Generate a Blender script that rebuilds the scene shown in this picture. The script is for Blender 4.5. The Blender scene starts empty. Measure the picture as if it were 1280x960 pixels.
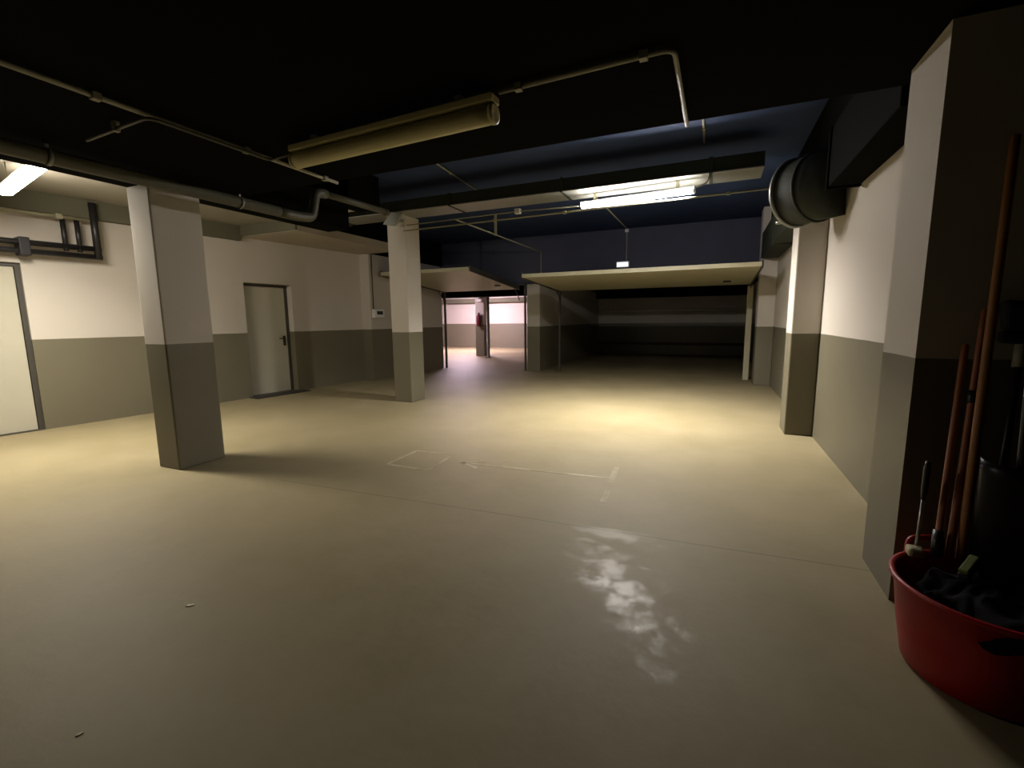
import bpy, bmesh, math, random
from mathutils import Vector, Matrix
C = bpy.context.scene.collection
sc = bpy.context.scene
random.seed(7)

# ------------------------------------------------------------------ shape helper
class MB:
    def __init__(s):
        s.bm = bmesh.new()

    def hexa(s, p, bevel=0.0, seg=2):
        """p: 8 points, bottom ring 0-3 (ccw seen from above), top ring 4-7"""
        vs = [s.bm.verts.new(Vector(q)) for q in p]
        fs = [s.bm.faces.new([vs[i] for i in f]) for f in
              ((3, 2, 1, 0), (4, 5, 6, 7), (0, 1, 5, 4), (1, 2, 6, 5), (2, 3, 7, 6), (3, 0, 4, 7))]
        if bevel > 0:
            es = list({e for f in fs for e in f.edges})
            bmesh.ops.bevel(s.bm, geom=es + vs, offset=bevel, segments=seg, affect='EDGES', profile=0.5, clamp_overlap=True)
        return s

    def box(s, x0, x1, y0, y1, z0, z1, bevel=0.0, M=None):
        p = [(x0, y0, z0), (x1, y0, z0), (x1, y1, z0), (x0, y1, z0), (x0, y0, z1), (x1, y0, z1), (x1, y1, z1), (x0, y1, z1)]
        if M is not None:
            p = [M @ Vector(q) for q in p]
        return s.hexa(p, bevel)

    def tube(s, pts, r, seg=14, cap=True, rs=None):
        pts = [Vector(p) for p in pts]
        n = len(pts)
        T = []
        for i in range(n):
            a = pts[max(i - 1, 0)]; b = pts[min(i + 1, n - 1)]
            if 0 < i < n - 1:
                d = (pts[i] - a).normalized() + (b - pts[i]).normalized()
            else:
                d = b - a
            T.append(d.normalized())
        up = Vector((0, 0, 1)) if abs(T[0].z) < 0.9 else Vector((1, 0, 0))
        u = T[0].cross(up).normalized()
        rings = []
        for i in range(n):
            u = (u - T[i] * u.dot(T[i])).normalized()
            v = T[i].cross(u)
            rr = rs[i] if rs else r
            rings.append([s.bm.verts.new(pts[i] + (u * math.cos(2 * math.pi * k / seg) + v * math.sin(2 * math.pi * k / seg)) * rr) for k in range(seg)])
        for a, b in zip(rings, rings[1:]):
            for k in range(seg):
                f = s.bm.faces.new((a[k], a[(k + 1) % seg], b[(k + 1) % seg], b[k])); f.smooth = True
        if cap:
            s.bm.faces.new(list(reversed(rings[0]))); s.bm.faces.new(rings[-1])
        return s

    def lathe(s, prof, M=None, seg=40, close=False):
        """prof: (r, z) list, revolved about z, then moved by matrix M"""
        M = M or Matrix.Identity(4)
        rings = []
        for r, z in prof:
            if r < 1e-5:
                rings.append([s.bm.verts.new(M @ Vector((0, 0, z)))])
            else:
                rings.append([s.bm.verts.new(M @ Vector((r * math.cos(2 * math.pi * k / seg), r * math.sin(2 * math.pi * k / seg), z))) for k in range(seg)])
        if close:
            rings.append(rings[0])
        for a, b in zip(rings, rings[1:]):
            for k in range(seg):
                k2 = (k + 1) % seg
                if len(a) == 1 and len(b) == 1:
                    continue
                if len(a) == 1:
                    f = s.bm.faces.new((a[0], b[k2], b[k]))
                elif len(b) == 1:
                    f = s.bm.faces.new((a[k], a[k2], b[0]))
                else:
                    f = s.bm.faces.new((a[k], a[k2], b[k2], b[k]))
                f.smooth = True
        return s

    def prism(s, poly, z0, z1):
        a = [s.bm.verts.new((x, y, z0)) for x, y in poly]
        b = [s.bm.verts.new((x, y, z1)) for x, y in poly]
        n = len(poly)
        s.bm.faces.new(list(reversed(a))); s.bm.faces.new(b)
        for k in range(n):
            s.bm.faces.new((a[k], a[(k + 1) % n], b[(k + 1) % n], b[k]))
        return s

    def build(s, name, m, parent=None):
        bmesh.ops.recalc_face_normals(s.bm, faces=s.bm.faces[:])
        me = bpy.data.meshes.new(name); s.bm.to_mesh(me); s.bm.free()
        me.materials.append(m)
        o = bpy.data.objects.new(name, me); C.objects.link(o)
        if parent is not None:
            o.parent = parent
            o.matrix_parent_inverse = Matrix.Translation(parent.location).inverted()
        return o

def tag(o, label=None, cat=None, group=None, kind=None):
    if label: o['label'] = label
    if cat: o['category'] = cat
    if group: o['group'] = group
    if kind: o['kind'] = kind
    return o

def thing(name, label, cat, loc, group=None, kind=None):
    o = bpy.data.objects.new(name, None); C.objects.link(o); o.location = loc
    o.empty_display_size = 0.1
    return tag(o, label, cat, group, kind)

def struct(name, mb, m, label=None, cat=None, parent=None):
    o = mb.build(name, m, parent)
    if parent is None: tag(o, label, cat, None, 'structure')
    return o

def arc(c, u, v, r, a0, a1, n=7):
    c, u, v = Vector(c), Vector(u), Vector(v)
    return [c + (u * math.cos(a0 + (a1 - a0) * i / n) + v * math.sin(a0 + (a1 - a0) * i / n)) * r for i in range(n + 1)]

def bend(pts, r, n=5):
    """polyline with its corners rounded to radius r"""
    pts = [Vector(p) for p in pts]
    out = [pts[0]]
    for i in range(1, len(pts) - 1):
        a, b, c = pts[i - 1], pts[i], pts[i + 1]
        d = min(r, (a - b).length * .45, (c - b).length * .45)
        p, q = b + (a - b).normalized() * d, b + (c - b).normalized() * d
        for k in range(n + 1):
            t = k / n
            out.append(p * (1 - t) ** 2 + b * 2 * t * (1 - t) + q * t * t)
    out.append(pts[-1])
    return out

# ------------------------------------------------------------------ materials
def new_mat(name):
    m = bpy.data.materials.new(name); m.use_nodes = True
    nt = m.node_tree
    return m, nt, nt.nodes['Principled BSDF']

def N(nt, t, **kw):
    n = nt.nodes.new(t)
    for k, v in kw.items(): setattr(n, k, v)
    return n

def math_n(nt, op, a, b=None, c=None):
    n = N(nt, 'ShaderNodeMath', operation=op)
    for i, q in enumerate((a, b, c)):
        if q is None: continue
        if isinstance(q, (int, float)): n.inputs[i].default_value = q
        else: nt.links.new(q, n.inputs[i])
    return n.outputs[0]

def mixc(nt, fac, a, b):
    n = N(nt, 'ShaderNodeMix', data_type='RGBA')
    for s_, q in ((0, fac), (6, a), (7, b)):
        if isinstance(q, (int, float)): n.inputs[s_].default_value = q
        elif isinstance(q, tuple): n.inputs[s_].default_value = (*q, 1)
        else: nt.links.new(q, n.inputs[s_])
    return n.outputs[2]

def noise(nt, scale, detail=4, vec=None, rough=.55):
    n = N(nt, 'ShaderNodeTexNoise'); n.inputs['Scale'].default_value = scale
    n.inputs['Detail'].default_value = detail; n.inputs['Roughness'].default_value = rough
    if vec is not None: nt.links.new(vec, n.inputs['Vector'])
    return n.outputs['Fac']

def bump(nt, bs, h, strength, dist=.01):
    b = N(nt, 'ShaderNodeBump'); b.inputs['Strength'].default_value = strength; b.inputs['Distance'].default_value = dist
    nt.links.new(h, b.inputs['Height']); nt.links.new(b.outputs[0], bs.inputs['Normal'])

def plain(name, col, rough=.6, metal=0.0, var=.12, scale=9, bmp=.05, spec=.5):
    m, nt, b = new_mat(name)
    g = N(nt, 'ShaderNodeNewGeometry').outputs['Position']
    f = noise(nt, scale, 4, g)
    lo = tuple(c * (1 - var) for c in col); hi = tuple(min(1, c * (1 + var)) for c in col)
    nt.links.new(mixc(nt, f, lo, hi), b.inputs['Base Color'])
    b.inputs['Specular IOR Level'].default_value = spec; b.inputs['Roughness'].default_value = rough; b.inputs['Metallic'].default_value = metal
    if bmp: bump(nt, b, noise(nt, scale * 12, 3, g), bmp, .004)
    return m

def glow(name, col, strength):
    m, nt, b = new_mat(name)
    b.inputs['Base Color'].default_value = (*col, 1)
    b.inputs['Emission Color'].default_value = (*col, 1); b.inputs['Emission Strength'].default_value = strength
    return m

BAND = 1.17
def two_tone(name, white, grey):
    m, nt, b = new_mat(name)
    g = N(nt, 'ShaderNodeNewGeometry').outputs['Position']
    z = N(nt, 'ShaderNodeSeparateXYZ'); nt.links.new(g, z.inputs[0])
    wob = math_n(nt, 'MULTIPLY_ADD', noise(nt, 3, 2, g), .008, -.004)
    up = math_n(nt, 'GREATER_THAN', math_n(nt, 'ADD', z.outputs[2], wob), BAND)
    f = noise(nt, 1.3, 5, g)
    w = mixc(nt, f, tuple(c * .94 for c in white), tuple(min(1, c * 1.05) for c in white))
    d = mixc(nt, f, tuple(c * .9 for c in grey), tuple(c * 1.1 for c in grey))
    nt.links.new(mixc(nt, up, d, w), b.inputs['Base Color'])
    nt.links.new(math_n(nt, 'MULTIPLY_ADD', up, .3, .5), b.inputs['Roughness'])
    bump(nt, b, noise(nt, 55, 4, g), .18, .004)
    return m

WALL = two_tone('wall_paint', (.53, .49, .43), (.145, .131, .086))
CEIL = plain('glow_tinted_ceiling', (.028, .046, .105), .75, 0, .2, 2.5, .1, .2)  # blue in this colour stands in for the glow around the tube
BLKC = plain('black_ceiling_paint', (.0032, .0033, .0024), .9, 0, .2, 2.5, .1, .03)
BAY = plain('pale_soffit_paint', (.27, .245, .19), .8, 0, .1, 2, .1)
PALES = plain('boxed_soffit_paint', (.42, .37, .30), .8, 0, .08, 2, .1)
SOFF = plain('olive_beam_and_shade', (.10, .095, .06), .8, 0, .1, 2, .1)  # far beam's colour; paints shade on the left wall strip and soffit front

def floor_mat():
    m, nt, b = new_mat('polished_concrete')
    g = N(nt, 'ShaderNodeNewGeometry').outputs['Position']
    s_ = N(nt, 'ShaderNodeSeparateXYZ'); nt.links.new(g, s_.inputs[0])
    f1 = noise(nt, .8, 7, g, .65); f2 = noise(nt, 3.2, 6, g, .65); f3 = noise(nt, 24, 4, g)
    r = N(nt, 'ShaderNodeValToRGB'); nt.links.new(f1, r.inputs[0])
    r.color_ramp.elements[0].position = .3; r.color_ramp.elements[0].color = (.198, .168, .082, 1)
    r.color_ramp.elements[1].position = .7; r.color_ramp.elements[1].color = (.29, .243, .140, 1)
    c = mixc(nt, math_n(nt, 'MULTIPLY', f2, .35), r.outputs[0], (.335, .285, .19))
    c = mixc(nt, math_n(nt, 'MULTIPLY', f3, .15), c, (.16, .13, .075))
    # saw-cut joint running across the slab
    ln = math_n(nt, 'MULTIPLY_ADD', s_.outputs[0], .039, 2.845)
    dy = math_n(nt, 'ABSOLUTE', math_n(nt, 'SUBTRACT', s_.outputs[1], math_n(nt, 'ADD', ln, math_n(nt, 'MULTIPLY_ADD', noise(nt, 1.5, 3, g), .03, -.015))))
    inx = math_n(nt, 'MULTIPLY', math_n(nt, 'GREATER_THAN', s_.outputs[0], -3.4), math_n(nt, 'LESS_THAN', s_.outputs[0], 1.3))
    jn = math_n(nt, 'MULTIPLY', math_n(nt, 'LESS_THAN', dy, .0065), inx)
    c = mixc(nt, math_n(nt, 'MULTIPLY', jn, .55), c, (.12, .10, .07))
    nt.links.new(c, b.inputs['Base Color'])
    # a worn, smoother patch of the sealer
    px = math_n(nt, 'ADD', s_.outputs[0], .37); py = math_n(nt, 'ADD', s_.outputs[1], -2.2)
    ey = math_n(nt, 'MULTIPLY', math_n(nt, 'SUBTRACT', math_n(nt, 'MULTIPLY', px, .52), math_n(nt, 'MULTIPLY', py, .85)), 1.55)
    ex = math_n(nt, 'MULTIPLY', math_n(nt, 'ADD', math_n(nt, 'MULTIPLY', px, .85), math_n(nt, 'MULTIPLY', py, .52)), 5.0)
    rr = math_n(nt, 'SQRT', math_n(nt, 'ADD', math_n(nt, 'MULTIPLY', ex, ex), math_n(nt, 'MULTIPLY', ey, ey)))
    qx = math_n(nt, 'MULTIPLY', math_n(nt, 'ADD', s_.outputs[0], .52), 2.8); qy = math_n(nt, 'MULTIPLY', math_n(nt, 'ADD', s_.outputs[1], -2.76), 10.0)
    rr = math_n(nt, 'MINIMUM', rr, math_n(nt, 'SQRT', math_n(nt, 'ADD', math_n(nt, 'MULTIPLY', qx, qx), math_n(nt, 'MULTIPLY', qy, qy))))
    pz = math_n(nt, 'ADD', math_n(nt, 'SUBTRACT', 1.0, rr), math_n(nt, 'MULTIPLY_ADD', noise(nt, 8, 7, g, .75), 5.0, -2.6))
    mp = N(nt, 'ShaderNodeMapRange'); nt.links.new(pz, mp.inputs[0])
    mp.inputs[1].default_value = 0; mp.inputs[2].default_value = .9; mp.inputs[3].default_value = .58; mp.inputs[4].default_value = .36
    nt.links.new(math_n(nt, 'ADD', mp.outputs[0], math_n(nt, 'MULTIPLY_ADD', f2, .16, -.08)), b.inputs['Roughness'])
    b.inputs['Specular IOR Level'].default_value = .22
    h = math_n(nt, 'MULTIPLY_ADD', noise(nt, 9, 5, g), .5, math_n(nt, 'MULTIPLY', f3, .12))
    bump(nt, b, h, .2, .02)
    return m
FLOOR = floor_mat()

GALV = plain('galvanised_sheet', (.26, .26, .225), .45, .55, .12, 6, .05)
DUCTG = plain('dull_duct_sheet', (.22, .22, .17), .55, .1, .15, 6, .05)
DUCTP = plain('dark_painted_duct', (.028, .032, .022), .7, 0, .15, 6, .05, .2)
PVC = plain('grey_plastic_pipe', (.065, .062, .038), .5, 0, .08, 6, .03)
COND = plain('pale_conduit', (.27, .255, .175), .5, 0, .08, 8, .03)
WHITEP = plain('white_plastic', (.72, .72, .70), .4, 0, .04, 9, .02)
YELLOWED = plain('yellowed_diffuser', (.58, .53, .28), .4, 0, .08, 5, .02)
BLACKP = plain('black_pipe_plastic', (.012, .011, .012), .4, 0, .1, 6, .03)
DOORM = plain('door_leaf_paint', (.45, .43, .34), .5, 0, .05, 4, .03)
FRAME = plain('dark_door_frame', (.06, .055, .045), .5, .2, .1, 6, .03)
CREAM = plain('cream_door_sheet', (.46, .43, .29), .45, 0, .06, 3, .05)
METAL = plain('steel', (.5, .5, .5), .35, .9, .08, 10, .02)
MATB = plain('dark_rubber_mat', (.03, .025, .02), .9, 0, .2, 30, .2)
REDP = plain('red_tub_plastic', (.31, .002, .002), .42, 0, .08, 5, .03)
WOOD = plain('reddish_broom_wood', (.30, .10, .035), .5, 0, .25, 14, .04)
WOODP = plain('brown_pole_wood', (.34, .15, .045), .55, 0, .25, 14, .04)
BAGM = plain('black_bag_film', (.003, .003, .003), .9, 0, .2, 6, .1, .08)
BLKB = plain('black_bristle', (.008, .008, .009), .8, 0, .3, 80, .3)
GREENB = plain('dull_green_bristle', (.12, .16, .03), .8, 0, .3, 60, .3)
PALEW = plain('pale_wood_block', (.50, .44, .26), .6, 0, .15, 20, .05)
REDX = plain('extinguisher_red', (.13, .006, .02), .35, 0, .05, 5, .02)
PAPER = plain('paper_scrap', (.75, .70, .55), .8, 0, .05, 20, 0)
GLASSD = plain('dark_window', (.02, .02, .02), .2, 0, .1, 5, 0)

def worn_paint():
    m, nt, b = new_mat('worn_white_floor_paint')
    g = N(nt, 'ShaderNodeNewGeometry').outputs['Position']
    mp = N(nt, 'ShaderNodeMapRange'); nt.links.new(noise(nt, 3.5, 6, g, .62), mp.inputs[0])
    mp.inputs[1].default_value = .38; mp.inputs[2].default_value = .64
    nt.links.new(mixc(nt, mp.outputs[0], (.25, .21, .12), (.43, .38, .26)), b.inputs['Base Color'])
    b.inputs['Roughness'].default_value = .6; b.inputs['Specular IOR Level'].default_value = .2
    return m
PAINT = worn_paint()

# ------------------------------------------------------------------ setting
LOW, HIGH = 2.55, 3.44
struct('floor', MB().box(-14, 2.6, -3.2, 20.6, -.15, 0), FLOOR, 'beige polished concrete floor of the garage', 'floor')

# left wall runs slightly off the room's axis: points on it by distance y, stand-off and height
WA = math.atan(.111)
def WX(y): return -7.93 + .111 * (y - 2.95)
def W(y, off, z):
    return Vector((WX(y) + off * math.cos(WA), y - off * math.sin(WA), z))
def wallbox(mb, y0, y1, o0, o1, z0, z1, bevel=0.0):
    return mb.hexa([W(y0, o0, z0), W(y0, o1, z0), W(y1, o1, z0), W(y1, o0, z0), W(y0, o0, z1), W(y0, o1, z1), W(y1, o1, z1), W(y1, o0, z1)], bevel)
D2A, D2B, D2H = 5.70, 6.62, 2.06
D1A, D1B, D1H = 1.75, 2.95, 2.12
wl = MB()
for a, b, z0, z1 in ((-3.2, D1A, 0, HIGH), (D1A, D1B, D1H, HIGH), (D1B, D2A, 0, HIGH), (D2A, D2B, D2H, HIGH), (D2B, 8.35, 0, HIGH)):
    wallbox(wl, a, b, -.28, 0, z0, z1)
wallbox(wl, D1A, D1B, -.28, -.20, 0, D1H); wallbox(wl, D2A, D2B, -.28, -.24, 0, D2H)
wl.box(-7.9, -7.08, 8.35, 11.35, 0, HIGH)
struct('wall_left', wl, WALL, 'white wall with grey lower band and two steel doors', 'wall')
wr = MB().box(1.1, 1.35, 3.03, 18.2, 0, HIGH)
struct('wall_right', wr, WALL, 'white wall with grey lower band running away on the right', 'wall')
wn = MB().box(.84, 2.6, 2.6, 3.03, 0, LOW)
struct('wall_front', wn, WALL, 'shadowed near wall return with broom handles leaning on it', 'wall')
struct('wall_far', MB().box(-4.5, 1.35, 18.2, 18.4, 0, 2.7), WALL, 'dim end wall inside the right hand lock-up', 'wall')
struct('wall_far', MB().box(-14, -4.15, 20.4, 20.6, 0, 2.9), WALL, 'brightly lit pinkish end wall seen through the left lock-up', 'wall')
struct('wall_far', MB().box(-14, -13.8, 11.35, 20.4, 0, 2.9), WALL, 'side wall of the far parking bay', 'wall')
struct('wall_far', MB().box(-14, -7.9, 11.15, 11.35, 0, 2.9), WALL, 'wall closing the far parking bay', 'wall')
struct('partition', MB().box(-4.5, -4.15, 11.4, 20.4, 0, HIGH), WALL, 'white and grey partition between the two open garage doors', 'wall')

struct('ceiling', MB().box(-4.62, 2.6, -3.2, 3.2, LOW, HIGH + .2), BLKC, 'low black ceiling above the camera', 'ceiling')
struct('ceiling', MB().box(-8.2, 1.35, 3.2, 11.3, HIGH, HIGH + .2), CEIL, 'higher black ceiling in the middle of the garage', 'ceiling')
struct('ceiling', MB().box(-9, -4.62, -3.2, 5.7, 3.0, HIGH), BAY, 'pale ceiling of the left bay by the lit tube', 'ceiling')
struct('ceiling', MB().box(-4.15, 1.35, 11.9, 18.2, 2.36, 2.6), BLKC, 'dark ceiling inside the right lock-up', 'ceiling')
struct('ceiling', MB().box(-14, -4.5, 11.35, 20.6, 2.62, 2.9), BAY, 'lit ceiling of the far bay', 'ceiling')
struct('beam', MB().box(-8, 1.1, 11.3, 11.7, 2.27, HIGH), plain('dusty_blue_lintel_paint', (.06, .064, .095), .75, 0, .15, 2.5, .1, .2), 'dark blue lintel above the garage doors', 'beam')
struct('beam', MB().box(-14, -4.5, 12.8, 13.3, 2.07, 2.62), BLKC, 'black header beam behind the left garage door', 'beam')
struct('beam', MB().box(-13.8, -4.5, 20.0, 20.4, 2.18, 2.38), SOFF, 'grey beam along the top of the far lit wall', 'beam')
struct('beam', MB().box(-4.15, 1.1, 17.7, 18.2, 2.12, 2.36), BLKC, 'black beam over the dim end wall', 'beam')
lb = MB(); wallbox(lb, -3.2, 5.69, .0, .10, 2.76, 3.0)  # strip added to darken the wall top where shade falls
struct('beam', lb, SOFF, 'olive strip painting the shaded top of the left wall', 'beam')
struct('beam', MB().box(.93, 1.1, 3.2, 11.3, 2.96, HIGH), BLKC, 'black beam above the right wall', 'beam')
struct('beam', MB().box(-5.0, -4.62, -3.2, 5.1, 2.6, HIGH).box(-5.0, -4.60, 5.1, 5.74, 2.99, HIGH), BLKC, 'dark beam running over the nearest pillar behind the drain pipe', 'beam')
sf = MB()
sf.hexa([(-7.8, 5.7, 2.83), (-6.28, 5.7, 2.83), (-6.28, 8.35, 2.83), (-7.6, 8.35, 2.83), (-7.8, 5.7, 2.97), (-6.28, 5.7, 2.97), (-6.28, 8.35, 2.97), (-7.6, 8.35, 2.97)])
struct('beam', MB().box(-7.9, -6.24, 5.66, 5.70, 2.835, 3.0), SOFF, 'dark green board painting the shade on the front of the pale soffit', 'beam')  # added board, its dark colour is the shade of the unlit soffit front
struct('beam', MB().box(-7.9, -6.34, 5.72, 8.34, 2.97, HIGH), BLKC, 'black beam above the pale soffit', 'beam')
struct('beam', MB().box(-7.9, -7.0, 8.36, 11.3, 2.84, HIGH), BLKC, 'black beam along the left wall beyond the soffit', 'beam')
struct('beam', sf, PALES, 'pale boxed soffit above the recessed door on the left wall', 'beam')

def pillar(x0, x1, y0, y1, h, label):
    struct('pillar', MB().box(x0, x1, y0, y1, 0, h, .012), WALL, label, 'pillar')
pillar(-4.80, -4.49, 2.55, 2.99, LOW, 'nearest two-tone pillar, below the grey drain pipe')
pillar(-4.90, -4.55, 6.27, 6.66, 3.02, 'white and grey pillar with sheet metal duct resting across its top')
pillar(.82, 1.1, 6.05, 6.45, 2.6, 'pillar on the right wall beneath the large round duct')
pillar(.80, 1.1, 10.3, 10.7, HIGH, 'short pillar projecting next to the cream garage door jamb')

# doors in the left wall
def steel_door(name, y0, y1, h, rec, label, hy):
    r = thing(name, label, 'door', W((y0 + y1) / 2, 0, 0), None, 'structure')
    fr = MB()
    wallbox(fr, y0, y0 + .045, -rec - .03, -rec + .025, 0, h); wallbox(fr, y1 - .05, y1, -rec - .03, -rec + .025, 0, h)
    wallbox(fr, y0 + .045, y1 - .05, -rec - .03, -rec + .025, h - .045, h)
    fr.build('door_frame', FRAME, r)
    leaf = wallbox(MB(), y0 + .05, y1 - .056, -rec - .03, -rec + .012, .012, h - .05, .004).build('door_leaf', DOORM, r)
    wallbox(MB(), y0, y1, -rec - .02, .0, 0, .012).build('threshold', FRAME, r)
    if hy:
        hd = MB()
        wallbox(hd, hy - .025, hy + .025, -rec + .012, -rec + .022, .90, 1.09, .003)
        p = [W(hy, -rec + .02, 1.04), W(hy, -rec + .065, 1.04), W(hy - .13, -rec + .065, 1.04)]
        hd.tube(bend(p, .02), .011, 10)
        wallbox(hd, hy - .012, hy + .012, -rec + .02, -rec + .03, .93, .955, .002)
        hd.build('door_handle', BLACKP, leaf)
    return r
steel_door('door_1', D1A, D1B, D1H, .06, 'pale steel door at the left edge below the black pipes', None)
steel_door('door_2', D2A, D2B, D2H, .17, 'pale recessed steel door with black lever handle', D2B - .12)
mat = MB(); wallbox(mat, 5.62, 6.70, .01, .27, 0, .014, .004)
tag(mat.build('door_mat', MATB), 'dark mat lying before the recessed steel door', 'mat')

# ------------------------------------------------------------------ lights
def batten(name, label, a, b, top, lit, w=.05, hous=WHITEP, ends=WHITEP, wide=1.25, flat=.5, hw_=.95):
    """fluorescent batten from a to b (tube axis); top = height it is fixed to"""
    a, b = Vector(a), Vector(b)
    mid = (a + b) / 2; d = (b - a); L = d.length
    ang = math.atan2(d.y, d.x)
    M = Matrix.Translation(mid) @ Matrix.Rotation(ang, 4, 'Z') @ Matrix.Rotation(-math.asin(d.z / L), 4, 'Y')
    r = thing(name, label, 'ceiling light', mid)
    MB().box(-L / 2, L / 2, -w * hw_, w * hw_, w * .75, w * 1.55, .008, M).build('housing', hous, r)
    tb = MB(); n = 16
    pts = [M @ Vector((-L / 2 + .02 + (L - .04) * i / n, 0, 0)) for i in range(n + 1)]
    tb.tube(pts, w, 20)
    for v in tb.bm.verts:                                    # shallow, wide cover
        q = M.inverted() @ v.co; q.y *= wide; q.z = q.z * flat + w * (.75 - flat); v.co = M @ q
    tb.build('diffuser', lit, r)
    for s in (-1, 1):
        e = MB(); q = [M @ Vector((s * (L / 2 - .022), 0, 0)), M @ Vector((s * (L / 2 - .004), 0, 0)), M @ Vector((s * L / 2, 0, 0))]
        e.tube(q, w, 20, rs=[w * 1.06, w * 1.06, w * .85])
        for v in e.bm.verts:
            q = M.inverted() @ v.co; q.y *= wide; q.z = q.z * flat + w * (.75 - flat); v.co = M @ q
        e.build('end_cap', ends, r)
        k = MB(); c = M @ Vector((s * L * .36, 0, w * 1.5))
        if top - c.z > .1: k.tube([c, (c.x, c.y, top)], .006, 8)
        else: k.box(c.x - .02, c.x + .02, c.y - .03, c.y + .03, c.z, top, .003)
        k.build('hanger', COND, r)
    return r
LIT = glow('cool_white_tube', (1.0, .94, .90), 128)
LITW = glow('white_tube_left', (1.0, .91, .78), 105)
LITP = glow('pinkish_tube', (1.0, .76, .94), 520)
batten('ceiling_light', 'unlit batten light with yellowed cover under the low black ceiling', (-2.63, 2.42, 2.44), (-1.09, 2.33, 2.44), LOW, YELLOWED, .05, YELLOWED, YELLOWED, 1.0, 1.0)
L2 = batten('ceiling_light', 'glowing white tube light beneath the long rectangular duct', (-1.71, 6.34, 2.85), (-.264, 6.18, 2.85), 3.008, LIT, .045, hw_=.85)
L1 = batten('ceiling_light', 'glowing tube light cut by the left edge of the photo', (-5.40, 2.24, 2.72), (-6.90, 2.53, 2.72), 3.0, LITW, .05)
batten('ceiling_light', 'tube light deep inside the far pinkish bay', (-10.6, 17.8, 2.50), (-9.1, 17.8, 2.50), 2.62, LITP, .045)
batten('ceiling_light', 'added unseen tube light behind the black header beam, lighting the far pillar', (-10.0, 13.9, 2.50), (-8.5, 13.9, 2.50), 2.62, glow('added_pinkish_tube', (1.0, .76, .94), 120), .045)  # unseen tube added to brighten the front of the far pillar

def downlight(fix, a, b, power, col, spread):
    """the tube's light thrown down by the batten's reflector"""
    a, b = Vector(a), Vector(b); mid = (a + b) / 2; d = b - a
    l = bpy.data.lights.new('tube_light', 'AREA'); l.shape = 'RECTANGLE'; l.size = d.length - .1; l.size_y = .09
    l.energy = power; l.color = col; l.spread = math.radians(spread)
    o = bpy.data.objects.new('tube_light', l); C.objects.link(o)
    o.location = mid - Vector((0, 0, .035)); o.rotation_euler = (0, 0, math.atan2(d.y, d.x))
    o.parent = fix; o.matrix_parent_inverse = Matrix.Translation(fix.location).inverted()
downlight(L2, (-1.71, 6.34, 2.85), (-.264, 6.18, 2.85), 148, (1.0, .93, .86), 140)
downlight(L1, (-5.40, 2.24, 2.72), (-6.90, 2.53, 2.72), 46, (1.0, .92, .79), 138)

em = thing('emergency_light', 'small white emergency lamp on the dark lintel above the wide garage door', 'emergency light', (-1.98, 11.3, 2.60))
MB().box(-2.16, -1.86, 11.22, 11.3, 2.545, 2.69, .012).build('lamp_case', WHITEP, em)
MB().box(-2.14, -1.88, 11.205, 11.225, 2.565, 2.665, .008).build('lens', glow('milky_lens', (.9, .92, 1.0), .8), em)

# ------------------------------------------------------------------ conduits and pipes
def conduit(label, pts, r=.012, clips=(), top=None, boxes=(), group=None, m=COND, rb=.06, drop=None):
    pts = [Vector(p) for p in pts]
    o = thing('conduit', label, 'conduit', pts[0], group)
    MB().tube(bend(pts, rb) if len(pts) > 2 else pts, r, 12).build('tube', m, o)
    for c in clips:
        c = Vector(c)
        k = MB().box(c.x - r * 1.6, c.x + r * 1.6, c.y - r * 1.6, c.y + r * 1.6, c.z - r * 1.5, (top - .003 if top else c.z + r * 1.5), .003)
        k.build('clip', COND, o)
    for c in boxes:
        c = Vector(c)
        MB().box(c.x - .04, c.x + .04, c.y - .04, c.y + .04, c.z - .035, c.z + .035, .008).build('junction_box', WHITEP, o)
    return o
cz = LOW - .022
conduit('long pale conduit running into the distance under the low ceiling on the left', [(-2.99, -2.0, cz), (-2.99, 3.19, cz), (-2.99, 3.27, cz + .1), (-2.99, 3.27, HIGH - .02)][:2],
        .013, [(-2.99, y, cz) for y in (.4, 1.5, 2.35, 3.05)], LOW)
conduit('short conduit branching sideways toward the unlit batten light', [(-3.66, 1.76, cz - .026), (-2.95, 1.72, cz - .026), (-2.95, 2.50, cz - .026), (-2.66, 2.46, cz - .026)], .010, [(-3.3, 1.74, cz - .026)], LOW, m=PVC)
conduit('conduit from the end of the unlit batten turning toward the far wall', [(-1.07, 2.335, cz), (-.21, 2.30, cz), (-.20, 3.19, cz)], .012, [(-.96, 2.33, cz), (-.34, 2.305, cz)], LOW)
conduit('short conduit on the high ceiling above the glowing tube', [(-.19, 5.25, HIGH - .015), (-.19, 6.26, HIGH - .015)], .012, [(-.19, 5.8, HIGH - .015)], HIGH)
conduit('conduit on the high ceiling left of the glowing tube', [(-3.46, 5.45, HIGH - .015), (-3.6, 7.1, HIGH - .015)], .012, [(-3.5, 5.95, HIGH - .015)], HIGH)
conduit('conduit running back then dropping beside the left edge of the wide garage door', [(-4.06, 7.0, 3.04), (-4.06, 11.26, 3.04), (-4.06, 11.26, 2.30)], .014, [(-4.06, 8.6, 3.04)], HIGH)
conduit('long conduit crossing beneath the glowing tube', [(-4.54, 6.22, 2.76), (.56, 6.22, 2.81)], .012, [(-2.95, 6.22, 2.776), (-1.9, 6.22, 2.786), (.1, 6.22, 2.805)], None)
conduit('thin conduit close above the long crossing conduit', [(-4.54, 6.30, 2.86), (-2.62, 6.30, 2.885), (-1.70, 6.16, 2.83)], .008, (), None, [(-2.62, 6.30, 2.885)])
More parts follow.
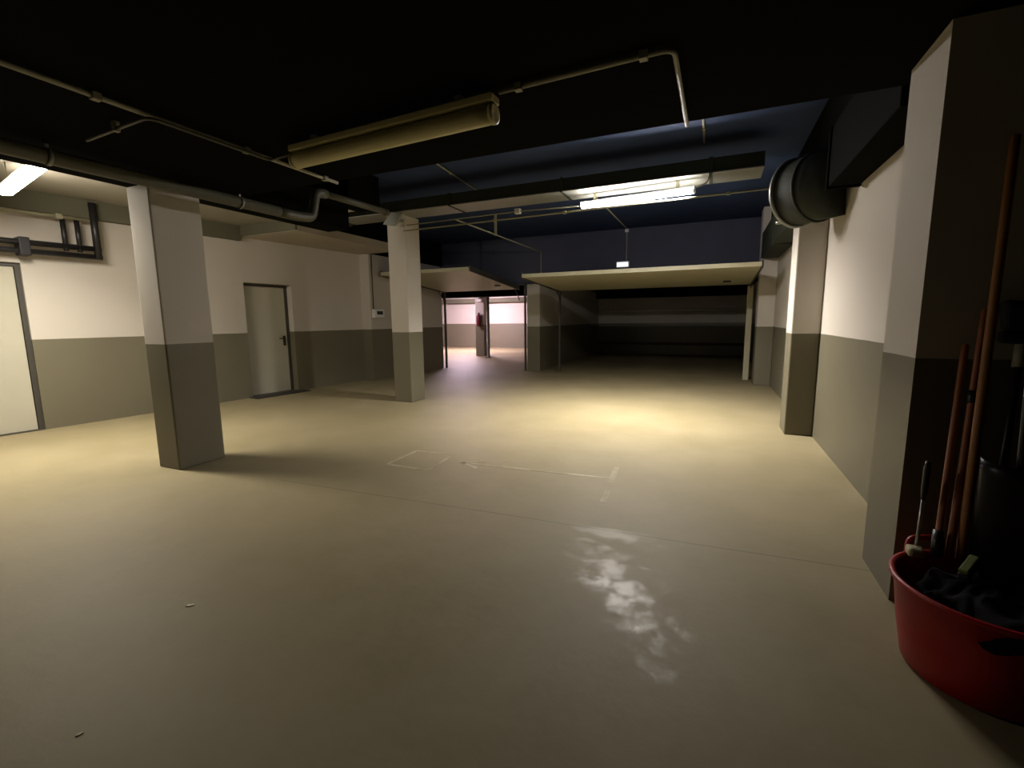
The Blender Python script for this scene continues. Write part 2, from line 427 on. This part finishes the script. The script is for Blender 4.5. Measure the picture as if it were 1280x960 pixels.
conduit('conduit from the glowing tube down to the emergency lamp', [(-1.93, 8.6, HIGH - .02), (-1.93, 11.25, HIGH - .02), (-1.93, 11.25, 2.69)], .014, (), None, [(-1.93, 11.25, HIGH - .06)])
conduit('thin dark hanging rod above the smaller garage door', [(-5.75, 11.26, HIGH), (-5.75, 11.26, 2.30)], .012, (), None, m=PVC)
conduit('hooked conduit end at the right of the glowing tube', [(-.25, 5.98, 2.86), (-.13, 5.97, 2.88), (-.10, 5.97, 3.0)], .009)

dp = thing('drain_pipe', 'grey drain pipe passing in front of the nearest pillar and dipping before it rises', 'pipe', (-4.12, -2, 2.47))
MB().tube(bend([(-4.12, -2.6, 2.45), (-4.12, 3.55, 2.475)], .1), .05, 18).build('pipe_run', PVC, dp)
MB().tube(bend([(-4.12, 3.55, 2.475), (-4.12, 3.75, 2.47), (-4.12, 3.98, 2.50), (-4.12, 4.02, 2.64), (-4.12, 4.05, 2.78), (-4.12, 4.2, 2.80)], .16, 6), .05, 18).build('trap_bend', PVC, dp)
MB().tube([(-4.12, 4.2, 2.80), (-4.12, 5.25, 2.815)], .038, 16).build('pipe_run', PVC, dp)
for y, zt, z in ((.9, LOW - .003, 2.462), (1.75, LOW - .003, 2.466), (3.12, LOW - .003, 2.472)):
    k = MB().tube([(-4.12, y - .012, z), (-4.12, y + .012, z)], .056, 18); k.box(-4.13, -4.11, y - .01, y + .01, z + .04, zt)
    k.build('pipe_clamp', GALV, dp)
MB().tube([(-4.12, 5.24, 2.815), (-4.12, 5.29, 2.815)], .046, 18).build('pipe_socket', PVC, dp)

# pipes on the left wall over door_1
pr = thing('pipe_rack', 'black pipes in a frame on the left wall above the edge door', 'pipe', W(3.4, .12, 2.3))
def WP(pts): return [W(*p) for p in pts]
MB().tube(WP([(1.4, .14, 2.36), (3.72, .14, 2.36)]), .035, 14).build('pipe_run', BLACKP, pr)
MB().tube(WP([(1.4, .14, 2.255), (3.72, .14, 2.255)]), .035, 14).build('pipe_run', BLACKP, pr)
for y in (3.36, 3.50): MB().tube(WP([(y, .14, 2.30), (y, .14, 2.72)]), .028, 12).build('riser', BLACKP, pr)
MB().tube(WP([(3.68, .15, 2.24), (3.68, .15, 2.96)]), .042, 14).build('riser', BLACKP, pr)
wallbox(MB(), 2.92, 3.02, .004, .19, 2.20, 2.42, .01).build('bracket', BLACKP, pr)
conduit('pale pipe along the left wall above the black pipes', WP([(1.4, .225, 2.70), (3.60, .225, 2.715)]), .02, WP([(3.3, .225, 2.712)]), None, m=COND)
conduit('conduit down the left wall to the small control box', [(-7.055, 8.42, 3.1), (-7.055, 8.42, 1.62)], .012, m=PVC)
mb_ = thing('control_box', 'small white wall box with dark window on the left wall by the white pillar', 'control box', (-7.08, 8.46, 1.52))
MB().box(-7.08, -7.0, 8.38, 8.72, 1.43, 1.62, .01).build('box_case', WHITEP, mb_)
MB().box(-7.003, -6.993, 8.46, 8.66, 1.50, 1.58, .004).build('window', GLASSD, mb_)

# ------------------------------------------------------------------ ducts
rd = thing('rectangular_duct', 'long flat sheet metal duct crossing over the white pillar', 'duct', (-2, 6.3, 3.1))
MB().box(-5.75, .45, 6.06, 6.52, 3.026, 3.18, .004).build('duct_body', DUCTP, rd)
MB().box(-5.75, .45, 6.05, 6.53, 3.012, 3.026, .003).build('bottom_sheet', GALV, rd)
for x in (-3.6, -1.9, -.1): MB().box(x - .02, x + .02, 6.045, 6.535, 3.006, 3.19, .003).build('flange', DUCTP, rd)
MB().hexa([(-6.27, 5.8, 2.98), (-5.75, 6.06, 3.02), (-5.75, 6.52, 3.02), (-6.27, 6.7, 2.98), (-6.27, 5.8, 3.28), (-5.75, 6.06, 3.18), (-5.75, 6.52, 3.18), (-6.27, 6.7, 3.28)], .006).build('transition', DUCTP, rd)
pl = MB().hexa([(-4.76, 5.99, 2.84), (-4.54, 5.99, 2.80), (-4.54, 6.04, 2.80), (-4.76, 6.04, 2.84), (-4.60, 5.99, 3.01), (-4.38, 5.99, 2.97), (-4.38, 6.04, 2.97), (-4.60, 6.04, 3.01)], .006)
pl.box(-4.64, -4.58, 6.0, 6.27, 2.90, 2.95, .004)
tag(pl.build('duct_bracket', GALV), 'slanted sheet metal bracket at the top of the white pillar', 'bracket')

ro = thing('round_duct', 'large dark round duct entering the right wall above the pillar', 'duct', (.85, 5.62, 2.6))
MX = Matrix.Translation((.74, 5.74, 2.62)) @ Matrix.Rotation(math.radians(-50), 4, 'Z') @ Matrix.Rotation(math.pi / 2, 4, 'Y')
MB().lathe([(0, 0), (.32, 0), (.32, .5), (0, .45)], MX, 48).build('duct_body', DUCTP, ro)
MB().lathe([(.318, -.02), (.345, -.02), (.345, .01), (.318, .01)], MX, 48, True).build('flange', GALV, ro)
MB().lathe([(.32, .22), (.335, .22), (.335, .25), (.32, .25)], MX, 48, True).build('seam_ring', DUCTP, ro)
MB().tube([(.62, 5.66, 2.33), (.56, 5.68, 2.33)], .018, 10).build('bolt', GALV, ro)
bd = thing('box_duct', 'black box duct along the top of the near right wall', 'duct', (.97, 4, 2.45))
MB().box(.86, 1.095, 3.23, 4.95, 2.46, 2.95, .006).build('duct_body', BLKC, bd)
MB().box(.845, 1.095, 4.90, 4.94, 2.445, 2.955, .004).build('flange', BLKC, bd)
bd = thing('box_duct', 'dark box duct above the right wall beyond the round duct', 'duct', (.97, 8, 2.45))
MB().box(.80, 1.095, 6.47, 10.28, 2.47, 2.95, .006).build('duct_body', DUCTP, bd)
MB().box(.785, 1.095, 8.3, 8.34, 2.455, 2.955, .004).build('flange', DUCTP, bd)

# ------------------------------------------------------------------ overhead garage doors
def overhead(name, label, xl, xr, y0, y1, z0, z1, posts, t=.045):
    """open up-and-over door: front edge y0,z0, hinge edge y1,z1"""
    r = thing(name, label, 'garage door', ((xl + xr) / 2, y1, z1))
    def sl(mb, xa, xb, ya, yb, d0, d1, bevel=0.0):
        f = lambda y: z0 + (z1 - z0) * (y - y0) / (y1 - y0)
        return mb.hexa([(xa, ya, f(ya) + d0), (xb, ya, f(ya) + d0), (xb, yb, f(yb) + d0), (xa, yb, f(yb) + d0),
                        (xa, ya, f(ya) + d1), (xb, ya, f(ya) + d1), (xb, yb, f(yb) + d1), (xa, yb, f(yb) + d1)], bevel)
    pnl = sl(MB(), xl, xr, y0, y1, 0, t, .004).build('door_panel', CREAM, r)
    for x in (xl - .03, xr):
        sl(MB(), x, x + .03, y0 + .01, y1, -.02, t + .05, .003).build('side_rail', FRAME, r)
    sl(MB(), xl, xr, y0 - .02, y0, -.01, t + .02, .004).build('front_edge', CREAM, pnl)
    f = lambda y: z0 + (z1 - z0) * (y - y0) / (y1 - y0)
    hx, hy = xr - (xr - xl) * .11, y1 - .75
    h = MB().box(hx - .07, hx + .07, hy - .03, hy + .03, f(hy) - .03, f(hy) + .002, .006); h.build('door_handle', BLACKP, pnl)
    for s, x in ((1, xl + .06), (-1, xr - .06)):
        MB().tube([(x - s * .07, y1 - .30, f(y1 - .30) - .01), (x - s * .07, y1 + .05, 1.86)], .011, 8).build('lift_arm', FRAME, r)
    for x in posts:
        MB().box(x, x + .045, y1 + .03, y1 + .09, 0, 2.265, .004).build('frame_post', FRAME, r)
    return r
overhead('overhead_garage_door', 'wide cream garage door tilted open on the right', -3.56, .70, 8.76, 11.3, 2.195, 2.055, (-3.61,))
overhead('overhead_garage_door', 'smaller cream garage door tilted open above the view to the pinkish bay', -6.96, -4.70, 8.62, 11.3, 2.385, 2.14, (-7.01, -4.56))
jb = MB().box(.655, .765, 11.14, 11.30, 0, 2.02, .008)
tag(jb.build('door_jamb', CREAM), 'cream upright jamb at the right side of the wide garage door', 'door jamb')

# inside the lock-ups and beyond
tag(MB().tube([(-4.1, 18.14, 1.64), (1.08, 18.14, 1.64)], .035, 12).build('wall_rail', WHITEP), 'pale horizontal rail along the dim end wall', 'rail')
tag(MB().tube([(-4.1, 18.12, .40), (1.08, 18.12, .40)], .05, 12).build('wall_rail', PVC), 'low dark rail near the floor of the dim end wall', 'rail')
pillar(-8.22, -7.86, 15.5, 15.9, 2.62, 'far white pillar carrying the fire extinguisher')
tag(MB().tube([(-7.39, 14.9, 0), (-7.39, 14.9, .02), (-7.39, 14.9, .021), (-7.39, 14.9, 2.62)], .05, 14, rs=[.10, .10, .055, .055]).build('steel_post', PVC), 'thin grey post beside the far pillar', 'post')
fx = thing('fire_extinguisher', 'dark red fire extinguisher hanging on the far white pillar', 'fire extinguisher', (-8.02, 15.4, 1.15))
MF = Matrix.Translation((-8.02, 15.40, 1.12))
MB().lathe([(0, 0), (.085, .0), (.09, .02), (.09, .36), (.07, .41), (.03, .44), (.03, .46), (0, .46)], MF, 24).build('cylinder_body', REDX, fx)
MB().box(-8.05, -7.99, 15.36, 15.44, 1.57, 1.62, .008).build('valve', BLACKP, fx)
MB().tube(bend([(-7.99, 15.40, 1.59), (-7.90, 15.38, 1.56), (-7.90, 15.36, 1.25)], .05), .013, 8).build('hose', BLACKP, fx)
lp = thing('wall_lamp', 'small white lamp at the top of the far pillar', 'lamp', (-7.98, 15.4, 2.1))
MB().box(-8.10, -7.90, 15.40, 15.5, 2.02, 2.12, .01).build('lamp_case', WHITEP, lp)
MB().lathe([(0, -.08), (.06, -.06), (.08, 0), (.08, .02), (0, .02)], Matrix.Translation((-8.0, 15.40, 2.20)), 20).build('lamp_globe', WHITEP, lp)

# ------------------------------------------------------------------ floor markings and scraps
sq = MB()
P = [(-2.80, 3.42), (-2.80, 3.90), (-2.36, 3.93), (-2.33, 3.41)]
def strip(mb, a, b, w):
    a, b = Vector((*a, 0)), Vector((*b, 0)); d = (b - a).normalized(); n = Vector((-d.y, d.x, 0)) * w / 2
    return mb.hexa([a - n, b - n, b + n, a + n, *[q + Vector((0, 0, .0015)) for q in (a - n, b - n, b + n, a + n)]])
for i in range(4): strip(sq, P[i], P[(i + 1) % 4], .035)
tag(sq.build('floor_square_marking', PAINT), 'faded white square outline painted on the floor by the pillar shadow', 'floor marking')
ar = MB(); strip(ar, (-2.06, 3.73), (-.74, 3.81), .035); strip(ar, (-.755, 4.17), (-.69, 3.27), .05)
strip(ar, (-2.16, 3.725), (-1.95, 3.84), .05); strip(ar, (-2.16, 3.725), (-1.94, 3.63), .05)
tag(ar.build('floor_arrow_marking', PAINT), 'faded white arrow with crossbar painted on the floor', 'floor marking')
def scrap(label, x, y, s, rot):
    mb = MB(); pts = [(-1, -.4), (-.2, -.55), (1, -.1), (.8, .35), (-.1, .3), (-.7, .15)]
    c, q = math.cos(rot), math.sin(rot)
    mb.prism([(x + (a * c - b * q) * s, y + (a * q + b * c) * s) for a, b in pts], .0, .004)
    tag(mb.build('paper_scrap', PAPER), label, 'scrap')
scrap('tiny pale scrap on bare floor in front of the nearest pillar', -2.265, 1.263, .018, .5)
scrap('tiny faint scrap on the floor at the lower left', -1.88, .666, .010, 1.0)

# ------------------------------------------------------------------ red tub with brooms
TC = Vector((.995, 2.15, 0))
tub = thing('tub', 'red plastic tub on the floor holding brooms by the near wall', 'tub', TC)
MT = Matrix.Translation(TC)
MB().lathe([(0, .004), (.225, .0), (.238, .012), (.262, .16), (.282, .335), (.297, .338), (.298, .352), (.286, .356), (.274, .345), (.256, .17), (.228, .022), (0, .02)], MT, 64).build('tub_body', REDP, tub)
for s in (-1, 1):
    ang = math.radians(110) if s > 0 else math.radians(-70)
    rad = Vector((math.cos(ang), math.sin(ang), 0)); tan = Vector((-rad.y, rad.x, 0))
    b = TC + rad * .292 + Vector((0, 0, .34))
    MB().tube(bend([b - tan * .08, b - tan * .06 + rad * .02 + Vector((0, 0, .06)), b + tan * .06 + rad * .02 + Vector((0, 0, .06)), b + tan * .08], .04), .012, 10).build('tub_handle', REDP, tub)

# crumpled black bag filling the tub and hanging over its front rim
def bag():
    mb = MB(); nr, na = 22, 72
    rnd = random.Random(3)
    ph = [rnd.uniform(0, 6.28) for _ in range(12)]
    grid = []
    for i in range(nr + 1):
        t = i / nr; row = []
        for k in range(na):
            a = 2 * math.pi * k / na
            front = max(0.0, math.cos(a - math.radians(-48)))         # towards the viewer's right
            lip = .20 + .11 * min(1, front * 1.9)
            r = t * (lip + .008 * math.sin(9 * a + ph[0]) + .005 * math.sin(17 * a + ph[1]))
            z = .30 + .075 * (1 - t) ** .7 + .02 * math.sin(5 * a + ph[2] + 7 * t) * t + .012 * math.sin(11 * a + ph[3] - 9 * t) * t
            if front > .25:
                over = min(1, (front - .25) * 2.2)
                z += over * (.075 * math.sin(min(1, t / .86) * math.pi / 2) * t)
                if t > .88: z -= over * (t - .88) * 1.0
            row.append(mb.bm.verts.new(TC + Vector((r * math.cos(a), r * math.sin(a), z))) if i else None)
        grid.append(row)
    c = mb.bm.verts.new(TC + Vector((0, 0, .385)))
    for k in range(na):
        f = mb.bm.faces.new((c, grid[1][k], grid[1][(k + 1) % na])); f.smooth = True
    for i in range(1, nr):
        for k in range(na):
            f = mb.bm.faces.new((grid[i][k], grid[i + 1][k], grid[i + 1][(k + 1) % na], grid[i][(k + 1) % na])); f.smooth = True
    o = mb.build('bin_bag', BAGM)
    return tag(o, 'crumpled black bag filling the red tub and hanging over its front rim', 'bag')
bag()

def stick(name, label, cat, base, top, r, m, tip=True):
    base, top = Vector(base), Vector(top)
    o = thing(name, label, cat, base)
    d = (top - base); n = 10
    pts = [base + d * i / n for i in range(n + 1)]
    pts += [top + d.normalized() * .006]
    MB().tube(pts, r, 12, rs=[r] * (n + 1) + [r * .6]).build('handle', m, o)
    return o
def ext(p, q, z):
    p, q = Vector(p), Vector(q); t = (z - p.z) / (q.z - p.z); return p + (q - p) * t
b1 = ext((.881, 2.30, .437), (.986, 2.555, 1.23), .39)
o = stick('broom', 'wooden broom handle leaning on the wall, shortest and leftmost of three in the tub', 'broom', b1, (.984, 2.545, 1.23), .013, WOOD)
MB().tube([b1 + Vector((-.0, -.0, 0)), b1 + Vector((.012, .03, .1))], .02, 12).build('socket', BLACKP, o)
b2 = ext((.921, 2.30, .445), (1.035, 2.555, 1.377), .39)
o = stick('broom', 'wooden broom handle in the tub between the shortest and tallest handles', 'broom', b2, (1.033, 2.545, 1.377), .013, WOOD)
MB().tube([ext(b2, (1.033, 2.545, 1.377), 1.00), ext(b2, (1.033, 2.545, 1.377), 1.05)], .017, 12).build('grip_ring', BLACKP, o)
b3 = ext((.957, 2.30, .452), (1.056, 2.555, 2.05), .39)
stick('broom', 'tall brown wooden pole rising from the tub up the near wall', 'broom', b3, (1.054, 2.543, 2.05), .016, WOODP)

hb = thing('hand_brush', 'slim grey brush with black grip standing at the left rim of the tub', 'brush', (.82, 2.33, .37))
MB().tube([(.825, 2.33, .385), (.835, 2.345, .62)], .006, 10).build('shaft', METAL, hb)
MB().tube([(.835, 2.345, .60), (.838, 2.35, .64), (.840, 2.353, .74), (.841, 2.354, .765)], .012, 12, rs=[.008, .012, .013, .008]).build('grip', BLACKP, hb)
MB().box(.79, .845, 2.29, 2.345, .365, .405, .012).build('brush_head', PALEW, hb)
gb = thing('scrubbing_brush', 'dull green scrubbing brush lying on the black bag', 'brush', (.90, 2.10, .40))
Mg = Matrix.Translation((.915, 2.13, .425)) @ Matrix.Rotation(.9, 4, 'Z') @ Matrix.Rotation(-.35, 4, 'Y')
MB().box(-.055, .055, -.018, .018, -.012, .012, .008, Mg).build('brush_back', BLKB, gb)
MB().box(-.05, .05, -.015, .015, .012, .03, .005, Mg).build('bristles', GREENB, gb)

ub = thing('upturned_broom', 'black broom standing upside down with its bristles up at the right edge', 'broom', (1.0, 2.2, .39))
u0, u1 = Vector((1.03, 2.28, .38)), Vector((1.125, 2.47, 1.20))
MB().tube([u0, u1], .013, 12).build('handle', BLACKP, ub)
MB().tube([u1 - Vector((.006, .012, .05)), u1 + Vector((.004, .008, .04))], .02, 12).build('socket', COND, ub)
Mu = Matrix.Translation(u1 + Vector((.01, .02, .07))) @ Matrix.Rotation(-.25, 4, 'Z') @ Matrix.Rotation(.10, 4, 'Y')
MB().box(-.07, .16, -.025, .025, -.03, .02, .012, Mu).build('brush_block', BLACKP, ub)
br = MB()
p = [(-.065, -.022, .018), (.155, -.022, .018), (.155, .022, .018), (-.065, .022, .018), (-.09, -.045, .14), (.18, -.045, .14), (.18, .045, .14), (-.09, .045, .14)]
br.hexa([Mu @ Vector(q) for q in p], .02, 3); br.build('bristles', BLKB, ub)

dpn = thing('dustpan', 'shiny black long-handled dustpan standing in the tub at the right edge', 'dustpan', (1.05, 2.05, .4))
Md = Matrix.Translation((1.08, 2.22, .62)) @ Matrix.Rotation(math.radians(-38), 4, 'Z') @ Matrix.Rotation(math.radians(10), 4, 'X')
pan = MB()
nx = 14
rows = []
for j in range(9):
    z = -.24 + .46 * j / 8
    rows.append([pan.bm.verts.new(Md @ Vector((math.sin(math.pi * (i / nx - .5)) * (.135 - .02 * j / 8), -.07 * math.cos(math.pi * (i / nx - .5)) - .02, z))) for i in range(nx + 1)])
for a, b in zip(rows, rows[1:]):
    for i in range(nx):
        f = pan.bm.faces.new((a[i], a[i + 1], b[i + 1], b[i])); f.smooth = True
pano = pan.build('pan', plain('glossy_black_plastic', (.004, .004, .004), .3, 0, .1, 6, 0, .12), dpn)
so = pano.modifiers.new('thick', 'SOLIDIFY'); so.thickness = .006
MB().tube([Md @ Vector((0, -.06, .20)), Md @ Vector((0, -.06, .26)), Md @ Vector((0, -.04, .72))], .012, 12).build('handle', BLACKP, dpn)
MB().tube([Md @ Vector((0, -.04, .70)), Md @ Vector((0, -.04, .80))], .017, 12).build('grip', BLACKP, dpn)

# ------------------------------------------------------------------ camera and view
F_PX, YAW, PITCH, ROLL = 574., math.radians(-23.5), math.radians(8.0), math.radians(.6)
fw = Vector((math.sin(YAW) * math.cos(PITCH), math.cos(YAW) * math.cos(PITCH), -math.sin(PITCH)))
rt = Vector((math.cos(YAW), -math.sin(YAW), 0)); dn = fw.cross(rt)
r2 = rt * math.cos(ROLL) + dn * math.sin(ROLL); d2 = -rt * math.sin(ROLL) + dn * math.cos(ROLL)
cam = bpy.data.objects.new('camera', bpy.data.cameras.new('camera')); C.objects.link(cam)
M = Matrix.Identity(4)
for i in range(3):
    M[i][0] = r2[i]; M[i][1] = -d2[i]; M[i][2] = -fw[i]
M[2][3] = 1.36
cam.matrix_world = M
cam.data.sensor_fit = 'HORIZONTAL'; cam.data.sensor_width = 36; cam.data.lens = F_PX / 1280 * 36
cam.data.clip_start = .02
sc.camera = cam
w = bpy.data.worlds.new('world'); sc.world = w; w.use_nodes = True
w.node_tree.nodes['Background'].inputs[0].default_value = (.5, .48, .42, 1)
w.node_tree.nodes['Background'].inputs[1].default_value = 0.0
sc.view_settings.view_transform = 'Standard'; sc.view_settings.look = 'None'
sc.view_settings.gamma = 1; sc.view_settings.exposure = 0.5; sc.view_settings.use_curve_mapping = False
